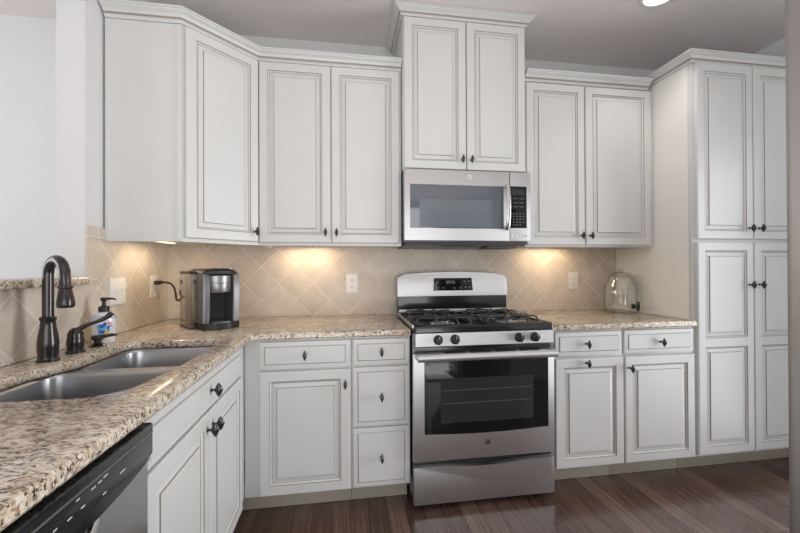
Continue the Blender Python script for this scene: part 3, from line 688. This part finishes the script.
mb = MB(); mb.tube(smooth_path(cp, 6), 0.0058, 8); cord = finish('power_cord', mb, 'blackmatte', t, t)
mb = MB(); mb.box((0.009, -0.197, 1.133), (0.042, -0.172, 1.157), 0.005); mb.tube([(0.04, -0.172, 1.146), (0.06, -0.171, 1.146)], [0.008, 0.005], 8); finish('plug', mb, 'blackmatte', cord, t)

# ------------------------------------------------------------------ glass drink jar
jx, jy = 2.958, -0.185
t = thing('glass_jar', (jx, jy, CT), 'clear glass drink dispenser jar with lid and black spigot beside the pantry', 'glass jar')
mb = MB(); mb.lathe([(0.0, 0.001), (0.090, 0.001), (0.098, 0.008), (0.101, 0.03), (0.1015, 0.12), (0.099, 0.165), (0.090, 0.195), (0.076, 0.212), (0.073, 0.22), (0.073, 0.232), (0.078, 0.238), (0.074, 0.241), (0.069, 0.236), (0.069, 0.216), (0.085, 0.192), (0.094, 0.163), (0.0965, 0.12), (0.0965, 0.03), (0.090, 0.014), (0.0, 0.012)], (jx, jy, CT), seg=40); finish('jar', mb, 'glass', t, t)
mb = MB(); mb.lathe([(0.0, 0.243), (0.079, 0.243), (0.081, 0.247), (0.079, 0.251), (0.062, 0.253), (0.058, 0.262), (0.035, 0.272), (0.018, 0.276), (0.016, 0.281), (0.021, 0.288), (0.017, 0.295), (0.0, 0.297)], (jx, jy, CT), seg=36); finish('lid', mb, 'glass_lid', t, t)
q = Vector((0.12, -0.99, 0)).normalized(); s0 = Vector((jx, jy, CT+0.048))+q*0.101
mb = MB(); mb.lathe([(0.014, -0.004), (0.017, 0.0), (0.017, 0.006), (0.009, 0.01), (0.009, 0.03), (0.012, 0.034), (0.011, 0.044), (0.0, 0.046)], s0, q, 16); mb.lathe([(0.0, -0.028), (0.008, -0.028), (0.009, -0.02), (0.010, 0.0), (0.0105, 0.018), (0.007, 0.024), (0.0, 0.025)], s0+q*0.036, (0, 0, 1), 14); mb.box((-0.011, 0.026, -0.004), (0.011, 0.033, 0.022), 0.002, f=lambda a, b, c: s0+q*(0.032+c*0.6)+Vector((a, 0, b))); finish('spigot', mb, 'blackmatte', t, t)

# ------------------------------------------------------------------ range
rx0, rx1 = 1.4155, 2.1745; rc = (rx0+rx1)/2
t = thing('gas_range', (rc, -0.34, 0), 'freestanding stainless steel gas range with black cooktop and oven window', 'range')
fr = Fr((0, 0, 0), **BACK)      # c = -y
mb = MB(); mb.box((rx0+0.002, -0.632, 0.028), (rx1-0.002, -0.025, 0.892), 0.003); finish('body', mb, 'black', t, t)
for x in (rx0+0.05, rx1-0.05):
    for y in (-0.58, -0.08):
        mb = MB(); mb.lathe([(0.018, 0.0), (0.018, 0.008), (0.008, 0.01), (0.008, 0.03)], (x, y, 0.0005), seg=12); finish('leg', mb, 'blackmatte', t, t)
# storage drawer with dipped top edge
pl = [(rx0+0.002, 0.036), (rx1-0.002, 0.036), (rx1-0.002, 0.224)]
for k in range(1, 22):
    x = rx1-0.002-(rx1-rx0-0.004)*k/22; s = (x-rc)/0.27; pl.append((x, 0.224-(0.013*(0.5+0.5*math.cos(math.pi*s)) if abs(s) < 1 else 0)))
pl.append((rx0+0.002, 0.224))
mb = MB(); mb.prism(pl, fr, 0.633, 0.664, 0.004); finish('storage_drawer', mb, 'steel', t, t)
# oven door with window opening
wx0, wx1, wz0, wz1 = 1.472, 2.139, 0.388, 0.757
mb = MB(); mb.prism([(rx0, 0.250), (rx1, 0.250), (rx1, 0.792), (rx0, 0.792)], fr, 0.6335, 0.664, 0.005); dr = finish('oven_door', mb, 'steel', t, t)
win = [(wx1, wz1), (wx0, wz1)] + [(wx0+(wx1-wx0)*k/16, wz0-0.010*math.sin(math.pi*k/16)) for k in range(17)]
mb = MB(); mb.prism(win, fr, 0.655, 0.6652, 0.001); wn = finish('oven_window', mb, 'glass_black', dr, t)
mb = MB(); mb.prism([(1.555, 0.438), (2.055, 0.438), (2.055, 0.663), (1.555, 0.663)], fr, 0.660, 0.66545); finish('window_screen', mb, 'glass_inner', wn, t)
mb = MB()
for z in (0.535, 0.60):
    mb.prism([(1.565, z), (2.045, z), (2.045, z+0.004), (1.565, z+0.004)], fr, 0.660, 0.6656)
finish('rack_line', mb, 'greyrubber', wn, t)
mb = MB()
for k in range(4): mb.prism([(rx0+0.23+k*0.135-0.135*0.5, 0.7935), (rx0+0.23+k*0.135+0.045, 0.7935), (rx0+0.23+k*0.135+0.045, 0.7990), (rx0+0.23+k*0.135-0.135*0.5, 0.7990)], lambda a, b, d: fr.p(a, b-0.0058, d), 0.640, 0.6648)
finish('vent_slots', mb, 'slot', dr, t)
def emblem(parent, a, b, c, r, root, m='pewter', lm='chrome'):
    mb = MB(); mb.lathe([(0.0, 0.0035), (r*0.72, 0.0035), (r*0.78, 0.002), (r*0.82, 0.0042), (r, 0.0036), (r, 0.0)], fr.p(a, b, c), fr.w, 26); e = finish('emblem', mb, m, parent, root)
    mb = text_mb('GE', r*0.85, lambda x, y, z: fr.p(a+x, b+y, c+0.0036+z)); finish('lettering', mb, lm, e, root, smooth=False)
emblem(dr, 1.803, 0.330, 0.664, 0.015, t)
mb = MB(); mb.tube([fr.p(rx0+0.014, 0.781, 0.712), fr.p(rx1-0.014, 0.781, 0.712)], 0.0195, 18, sx=0.75); h = finish('door_handle', mb, 'steel', dr, t)
for x in (rx0+0.022, rx1-0.022):
    mb = MB(); mb.box((x-0.013, 0.772, 0.660), (x+0.013, 0.795, 0.708), 0.004, f=fr); finish('handle_bracket', mb, 'steel', h, t)
# control panel
cpn = [(0.632, 0.818), (0.652, 0.820), (0.666, 0.828), (0.664, 0.893), (0.632, 0.896)]
mb = MB(); mb.prism(cpn, lambda c_, z, d: fr.p(d, z, c_), rx0+0.012, rx1-0.004); cpl = finish('control_panel', mb, 'steel', t, t)
for x in (1.543, 1.631, 1.976, 2.063):
    o = fr.p(x, 0.860, 0.6655)
    mb = MB(); mb.lathe([(0.0245, 0.0), (0.0245, 0.004), (0.021, 0.006), (0.0195, 0.022), (0.016, 0.026), (0.0, 0.027)], o, fr.w, 24); mb.box((x-0.004, 0.840, 0.674), (x+0.004, 0.880, 0.6985), 0.0015, f=fr); k = finish('burner_knob', mb, 'blackmatte', cpl, t)
    mb = MB(); mb.box((x-0.0012, 0.868, 0.6965), (x+0.0012, 0.8795, 0.6992), f=fr); finish('pointer_mark', mb, 'mark', k, t)
    mb = MB(); mb.lathe([(0.0, 0.001), (0.0016, 0.001), (0.0016, 0.0)], fr.p(x+0.03, 0.887, 0.6642), fr.w, 8); finish('dial_dot', mb, 'slot', cpl, t)
# cooktop tray
mb = MB(); ck = round_poly([(rx0-0.0005, -0.105, 0.01), (rx0-0.0005, -0.672, 0.02), (rx1+0.0005, -0.672, 0.02), (rx1+0.0005, -0.105, 0.01)], 5)
rr = [[Vector((q.x, q.y, z)) for q in offset_poly(ccw(ck), o)] for o, z in ((0.006, 0.897), (0.0, 0.901), (0.0, 0.922), (0.004, 0.929), (0.011, 0.932), (0.018, 0.930), (0.026, 0.921), (0.04, 0.919))]
mb.ringloft(rr, True, True, True); ct = finish('cooktop', mb, 'black', t, t)
mb = MB(); mb.box((rx0-0.002, -0.655, 0.9155), (rx0+0.009, -0.11, 0.9335), 0.002); finish('side_trim', mb, 'steel_y', ct, t)
mb = MB(); mb.box((rx0+0.01, -0.112, 0.930), (rx1-0.01, -0.100, 0.952), 0.003); finish('rear_trim', mb, 'steel', t, t)
for x, y, r in ((1.61, -0.50, 0.046), (1.61, -0.245, 0.038), (1.98, -0.50, 0.040), (1.98, -0.245, 0.046)):
    mb = MB(); mb.lathe([(0.0, 0.0), (r*1.5, 0.0), (r*1.45, 0.004), (r*0.9, 0.006), (r*0.9, 0.016), (r*0.6, 0.018)], (x, y, 0.919), seg=26); b = finish('burner', mb, 'silver', ct, t)
    mb = MB(); mb.lathe([(0.0, 0.016), (r*0.86, 0.016), (r*0.9, 0.02), (r*0.8, 0.0245), (0.0, 0.026)], (x, y, 0.919), seg=26); finish('burner_cap', mb, 'blackmatte', b, t)
mb = MB(); mb.lathe([(0.0, 0.0), (0.055, 0.0), (0.055, 0.010), (0.048, 0.014), (0.0, 0.015)], (1.795, -0.37, 0.919), seg=26, sx=0.75, sy=1.9); finish('centre_plate', mb, 'blackmatte', ct, t)
def grate(x, y, hx, hy):
    g = MB(); zt = 0.955; zb = 0.9215; r = 0.0048
    P = round_poly([(x-hx, y-hy, 0.04), (x+hx, y-hy, 0.04), (x+hx, y+hy, 0.04), (x-hx, y+hy, 0.04)], 5)
    loop = [Vector((q.x, q.y, zb+0.006)) for q in P]; loop.append(loop[0]); loop.append(loop[1]); g.tube(loop, r, 8)
    for dx, dy in ((1, 0), (-1, 0), (0, 1), (0, -1)):
        for s in (-1, 1):
            px, py = -dy*s*0.042, dx*s*0.042
            A = [(x+dx*hx+px*1.5, y+dy*hy+py*1.5, zb+0.004), (x+dx*hx*0.97+px*1.4, y+dy*hy*0.97+py*1.4, zt-0.012), (x+dx*hx*0.86+px*1.25, y+dy*hy*0.86+py*1.25, zt), (x+dx*hx*0.55+px*0.9, y+dy*hy*0.55+py*0.9, zt), (x+dx*0.035+px*0.45, y+dy*0.035+py*0.45, zt-0.001)]
            g.tube(smooth_path(A, 4), r, 8)
        A = [(x+dx*0.035-(-dy)*0.019, y+dy*0.035-dx*0.019, zt-0.001), (x+dx*0.030, y+dy*0.030, zt-0.001), (x+dx*0.035+(-dy)*0.019, y+dy*0.035+dx*0.019, zt-0.001)]
        g.tube(smooth_path(A, 4), r, 8)
    return g
for x in (1.60, 1.99):
    for y in (-0.505, -0.25): finish('burner_grate', grate(x, y, 0.148, 0.122), 'iron', ct, t)
# backguard
mb = MB(); mb.box((rx0+0.006, -0.098, 0.925), (rx1-0.006, -0.025, 1.045), 0.003); bg = finish('backguard', mb, 'black', t, t)
arch = [(rx0+0.002, 1.036), (rx1-0.002, 1.036)]
for k in range(25):
    s = 1-2*k/24; x = rc+s*(rx1-rx0-0.004)/2; z = 1.176+0.019*(1-s*s)
    if abs(s) > 0.93: z -= 0.02*((abs(s)-0.93)/0.07)**2
    arch.append((x, z))
mb = MB(); mb.prism(arch, lambda a, b, d: fr.p(a, b, d-0.018*(b-1.018)/0.18*(d > 0.06)), 0.028, 0.108, 0.006); bs = finish('backguard_fascia', mb, 'steel', bg, t)
def onfa(a, b, d): return fr.p(a, b, 0.108-0.018*(b-1.018)/0.18+d)
mb = MB(); mb.prism([(1.657, 1.072), (1.928, 1.072), (1.922, 1.155), (1.663, 1.155)], onfa, -0.004, 0.0022, 0.001); dp = finish('control_display', mb, 'glass_black', bg, t)
mb = MB()
for x, z in ((1.685, 1.128), (1.687, 1.092), (1.725, 1.09), (1.80, 1.088), (1.845, 1.09), (1.875, 1.132), (1.903, 1.132), (1.878, 1.094), (1.906, 1.094)): mb.prism([(x-0.007, z-0.004), (x+0.007, z-0.004), (x+0.007, z+0.004), (x-0.007, z+0.004)], onfa, 0.002, 0.0028)
for k in range(4): mb.prism([(1.745+k*0.016, 1.118), (1.756+k*0.016, 1.118), (1.756+k*0.016, 1.138), (1.745+k*0.016, 1.138)], onfa, 0.002, 0.0026)
finish('touch_marks', mb, M['pewter'], dp, t)

# ------------------------------------------------------------------ microwave
mx0, mx1 = 1.4145, 2.1745
t = thing('microwave', (1.79, -0.2, 1.35), 'stainless steel over the range microwave oven', 'microwave')
mb = MB(); mb.box((mx0, -0.388, 1.374), (mx1, -0.004, 1.7865), 0.003); mb.prism([(0.388, 1.376), (0.37, 1.356), (0.10, 1.345), (0.02, 1.36), (0.02, 1.376)], lambda c_, z, d: fr.p(d, z, c_), mx0+0.01, mx1-0.01); finish('body', mb, 'graphite', t, t)
mb = MB(); mb.box((1.66, -0.36, 1.3515), (1.86, -0.30, 1.3565)); finish('underside_vent', mb, 'slot', t, t)
mb = MB(); mb.box((1.93, -0.352, 1.340), (2.12, -0.22, 1.3565), 0.003); finish('underside_lamp', mb, 'greyrubber', t, t)
mb = MB(); mb.prism([(mx0, 1.380), (2.043, 1.380), (2.043, 1.7865), (mx0, 1.7865)], fr, 0.389, 0.420, 0.004); dr = finish('door', mb, 'steel', t, t)
mb = MB(); mb.prism([(1.447, 1.450), (2.006, 1.450), (2.006, 1.700), (1.447, 1.700)], fr, 0.412, 0.4212, 0.001); wn = finish('door_window', mb, 'mw_glass', dr, t)
mb = MB(); mb.prism([(1.50, 1.456), (1.934, 1.456), (1.934, 1.616), (1.50, 1.616)], fr, 0.416, 0.42145); finish('window_screen', mb, 'mw_inner', wn, t)
emblem(dr, 1.797, 1.748, 0.420, 0.014, t, 'fixture', 'blackmatte')
mb = MB(); mb.tube([fr.p(2.022, 1.445, 0.430), fr.p(2.022, 1.47, 0.448), fr.p(2.022, 1.53, 0.456), fr.p(2.022, 1.62, 0.456), fr.p(2.022, 1.68, 0.448), fr.p(2.022, 1.705, 0.430)], 0.0075, 14, sx=1.8, up=(0, 1, 0)); h = finish('door_handle', mb, 'satin', dr, t)
for z in (1.455, 1.695):
    mb = MB(); mb.box((2.012, z-0.01, 0.418), (2.032, z+0.01, 0.436), 0.002, f=fr); finish('handle_mount', mb, 'steel', h, t)
mb = MB(); mb.prism([(2.046, 1.380), (mx1, 1.380), (mx1, 1.7865), (2.046, 1.7865)], fr, 0.389, 0.420, 0.004); cpl = finish('control_panel', mb, 'steel', t, t)
mb = MB(); mb.prism([(2.046, 1.456), (2.150, 1.456), (2.150, 1.703), (2.046, 1.703)], fr, 0.412, 0.4212, 0.001); kp = finish('keypad', mb, 'glass_black', cpl, t)
mb = MB(); mb.prism([(2.062, 1.652), (2.135, 1.652), (2.135, 1.685), (2.062, 1.685)], fr, 0.416, 0.4217); finish('clock_display', mb, 'glass_inner', kp, t)
mb = MB()
for r_ in range(3):
    for c_ in range(2): mb.prism([(2.064+c_*0.04, 1.628-r_*0.024), (2.092+c_*0.04, 1.628-r_*0.024), (2.092+c_*0.04, 1.632-r_*0.024), (2.064+c_*0.04, 1.632-r_*0.024)], fr, 0.416, 0.4217)
for r_ in range(5):
    for c_ in range(4):
        if r_ == 4 and c_ in (3,): continue
        x, z = 2.062+c_*0.021, 1.538-r_*0.0165; mb.prism([(x, z), (x+0.010, z), (x+0.010, z+0.0065), (x, z+0.0065)], fr, 0.416, 0.4217)
finish('key_marks', mb, 'graphite', kp, t)
for k in range(5):
    mb = MB(); x = 2.056+k*0.022; mb.box((x, 1.404, 0.419), (x+0.014, 1.418, 0.4225), 0.001, f=fr); finish('button', mb, 'plate', cpl, t)

# ------------------------------------------------------------------ dishwasher
t = thing('dishwasher', (0.3, -1.855, 0), 'stainless dishwasher with black control panel under the granite counter', 'dishwasher')
dy0, dy1 = -2.155, -1.558
mb = MB(); mb.box((0.03, dy0, 0.10), (0.60, dy1, 0.872), 0.003); finish('tub', mb, 'blackmatte', t, t)
mb = MB(); mb.box((0.08, dy0+0.01, 0.001), (0.54, dy1-0.01, 0.10)); finish('toe_panel', mb, 'blackmatte', t, t)
mb = MB(); mb.prism([(dy0, 0.115), (dy1, 0.115), (dy1, 0.80), (dy0, 0.80)], fl, 0.001, 0.035, 0.004); finish('door', mb, 'steel_y', t, t)
yc = (dy0+dy1)/2; pl = [(dy1, 0.873), (dy0, 0.873)]
for k in range(21):
    s = -1+2*k/20; pl.append((yc+s*(dy1-dy0)/2, 0.803-0.022*(1-abs(s)**3)))
mb = MB(); mb.prism(pl, fl, 0.002, 0.046, 0.006); cpl = finish('control_panel', mb, 'black', t, t)
mb = MB()
for y, z, s in ((-1.677, 0.826, 0.010), (-1.732, 0.816, 0.006), (-1.729, 0.846, 0.008), (-1.745, 0.844, 0.006), (-1.762, 0.843, 0.007), (-1.788, 0.827, 0.006), (-1.818, 0.827, 0.006), (-1.848, 0.83, 0.005), (-1.80, 0.846, 0.005), (-1.88, 0.83, 0.006), (-1.91, 0.83, 0.006)): mb.prism([(y-s*0.8, z-0.0012), (y+s*0.8, z-0.0012), (y+s*0.8, z+0.0012), (y-s*0.8, z+0.0012)], fl, 0.045, 0.0464)
finish('button_marks', mb, 'mark', cpl, t)
mb = MB(); mb.box((dy0+0.004, 0.853, 0.044), (dy1-0.004, 0.857, 0.0475), 0.001, f=fl); finish('ridge', mb, 'graphite', cpl, t)
mb = MB(); mb.tube(smooth_path([fl.p(yc-0.16, 0.772, 0.034), fl.p(yc-0.1, 0.752, 0.040), fl.p(yc, 0.744, 0.043), fl.p(yc+0.075, 0.752, 0.040), fl.p(yc+0.115, 0.775, 0.034)], 6), 0.009, 10); finish('pocket_handle', mb, 'chrome', t, t)

# ------------------------------------------------------------------ lights that hang in the room
def ucl(loc, ln, along, label, power):
    t = thing('undercabinet_light', loc, label, 'light', None)
    x, y, z = loc; hx, hy = (ln/2, 0.03) if along == 'x' else (0.03, ln/2)
    mb = MB(); mb.box((x-hx, y-hy, z), (x+hx, y+hy, z+0.016), 0.003); finish('housing', mb, 'fixture', t, t)
    mb = MB(); mb.box((x-hx+0.012, y-hy+0.012, z-0.003), (x+hx-0.012, y+hy-0.012, z+0.001), 0.001); finish('lens', mb, 'warm_lamp', t, t)
    l = bpy.data.lights.new('undercabinet_glow', 'AREA'); l.shape = 'RECTANGLE'; l.size = hx*2-0.02; l.size_y = hy*2-0.02; l.energy = power; l.color = (1.0, 0.76, 0.50)
    o = bpy.data.objects.new('undercabinet_glow', l); C.objects.link(o); o.parent = t; o.location = (0, 0, -0.006)
ucl((0.13, -0.36, UB+0.0155), 0.24, 'y', 'small white light strip under the angled corner cabinet', 1.0)
ucl((0.86, -0.10, UB+0.0175), 0.32, 'x', 'white light strip under the wall cabinet left of the microwave', 1.2)
ucl((2.50, -0.10, UB+0.0175), 0.32, 'x', 'white light strip under the wall cabinet right of the microwave', 1.2)
t = thing('ceiling_light', (2.80, -0.688, CEIL), 'round white recessed ceiling light cropped by the top edge', 'light')
mb = MB(); mb.lathe([(0.078, -0.001), (0.078, -0.006), (0.086, -0.008), (0.100, -0.005), (0.102, -0.0008)], (2.80, -0.688, CEIL), seg=36); finish('trim_ring', mb, 'fixture', t, t)
mb = MB(); mb.lathe([(0.0, -0.003), (0.077, -0.003), (0.077, -0.0012), (0.0, -0.0012)], (2.80, -0.688, CEIL), seg=36); finish('diffuser', mb, 'lamp', t, t)

l = bpy.data.lights.new('downlight', 'SPOT'); l.energy = 14; l.spot_size = R(100); l.spot_blend = 0.7; l.shadow_soft_size = 0.07; l.color = (1.0, 0.95, 0.88)
o = bpy.data.objects.new('downlight', l); C.objects.link(o); o.parent = t; o.location = (0, -0.0, -0.02)

# ------------------------------------------------------------------ refrigerator at the right border
t = thing('refrigerator', (2.28, -2.36, 0), 'stainless refrigerator edge cropped by the right border of the photo', 'refrigerator')
ff = Fr((1.947, 0, 0), (0, -1, 0), (-1, 0, 0))
mb = MB(); mb.box((1.955, -2.80, 0.03), (2.62, -1.905, 1.77), 0.006); finish('cabinet', mb, 'graphite', t, t)
for a0, a1 in ((1.896, 2.347), (2.353, 2.803)):
    mb = MB(); mb.box((a0, 0.70, 0.0), (a1, 1.775, 0.05), 0.014, 4, f=ff); d = finish('door', mb, 'fridge', t, t)
    k = 2.322 if a0 < 2 else 2.378
    mb = MB(); mb.tube([ff.p(k, 0.80, 0.048), ff.p(k, 0.82, 0.075), ff.p(k, 1.10, 0.088), ff.p(k, 1.45, 0.088), ff.p(k, 1.60, 0.075), ff.p(k, 1.62, 0.048)], 0.011, 10); finish('door_handle', mb, 'chrome', d, t)
mb = MB(); mb.box((1.899, 0.08, 0.0), (2.803, 0.693, 0.05), 0.014, 4, f=ff); d = finish('freezer_drawer', mb, 'fridge', t, t)
mb = MB(); mb.tube([ff.p(2.0, 0.62, 0.048), ff.p(2.02, 0.62, 0.08), ff.p(2.68, 0.62, 0.08), ff.p(2.70, 0.62, 0.048)], 0.011, 10); finish('drawer_handle', mb, 'chrome', d, t)
for y in (-1.97, -2.73):
    for x in (2.0, 2.56):
        mb = MB(); mb.lathe([(0.02, 0.0), (0.02, 0.03)], (x, y, 0.0005), seg=12); finish('foot', mb, 'blackmatte', t, t)
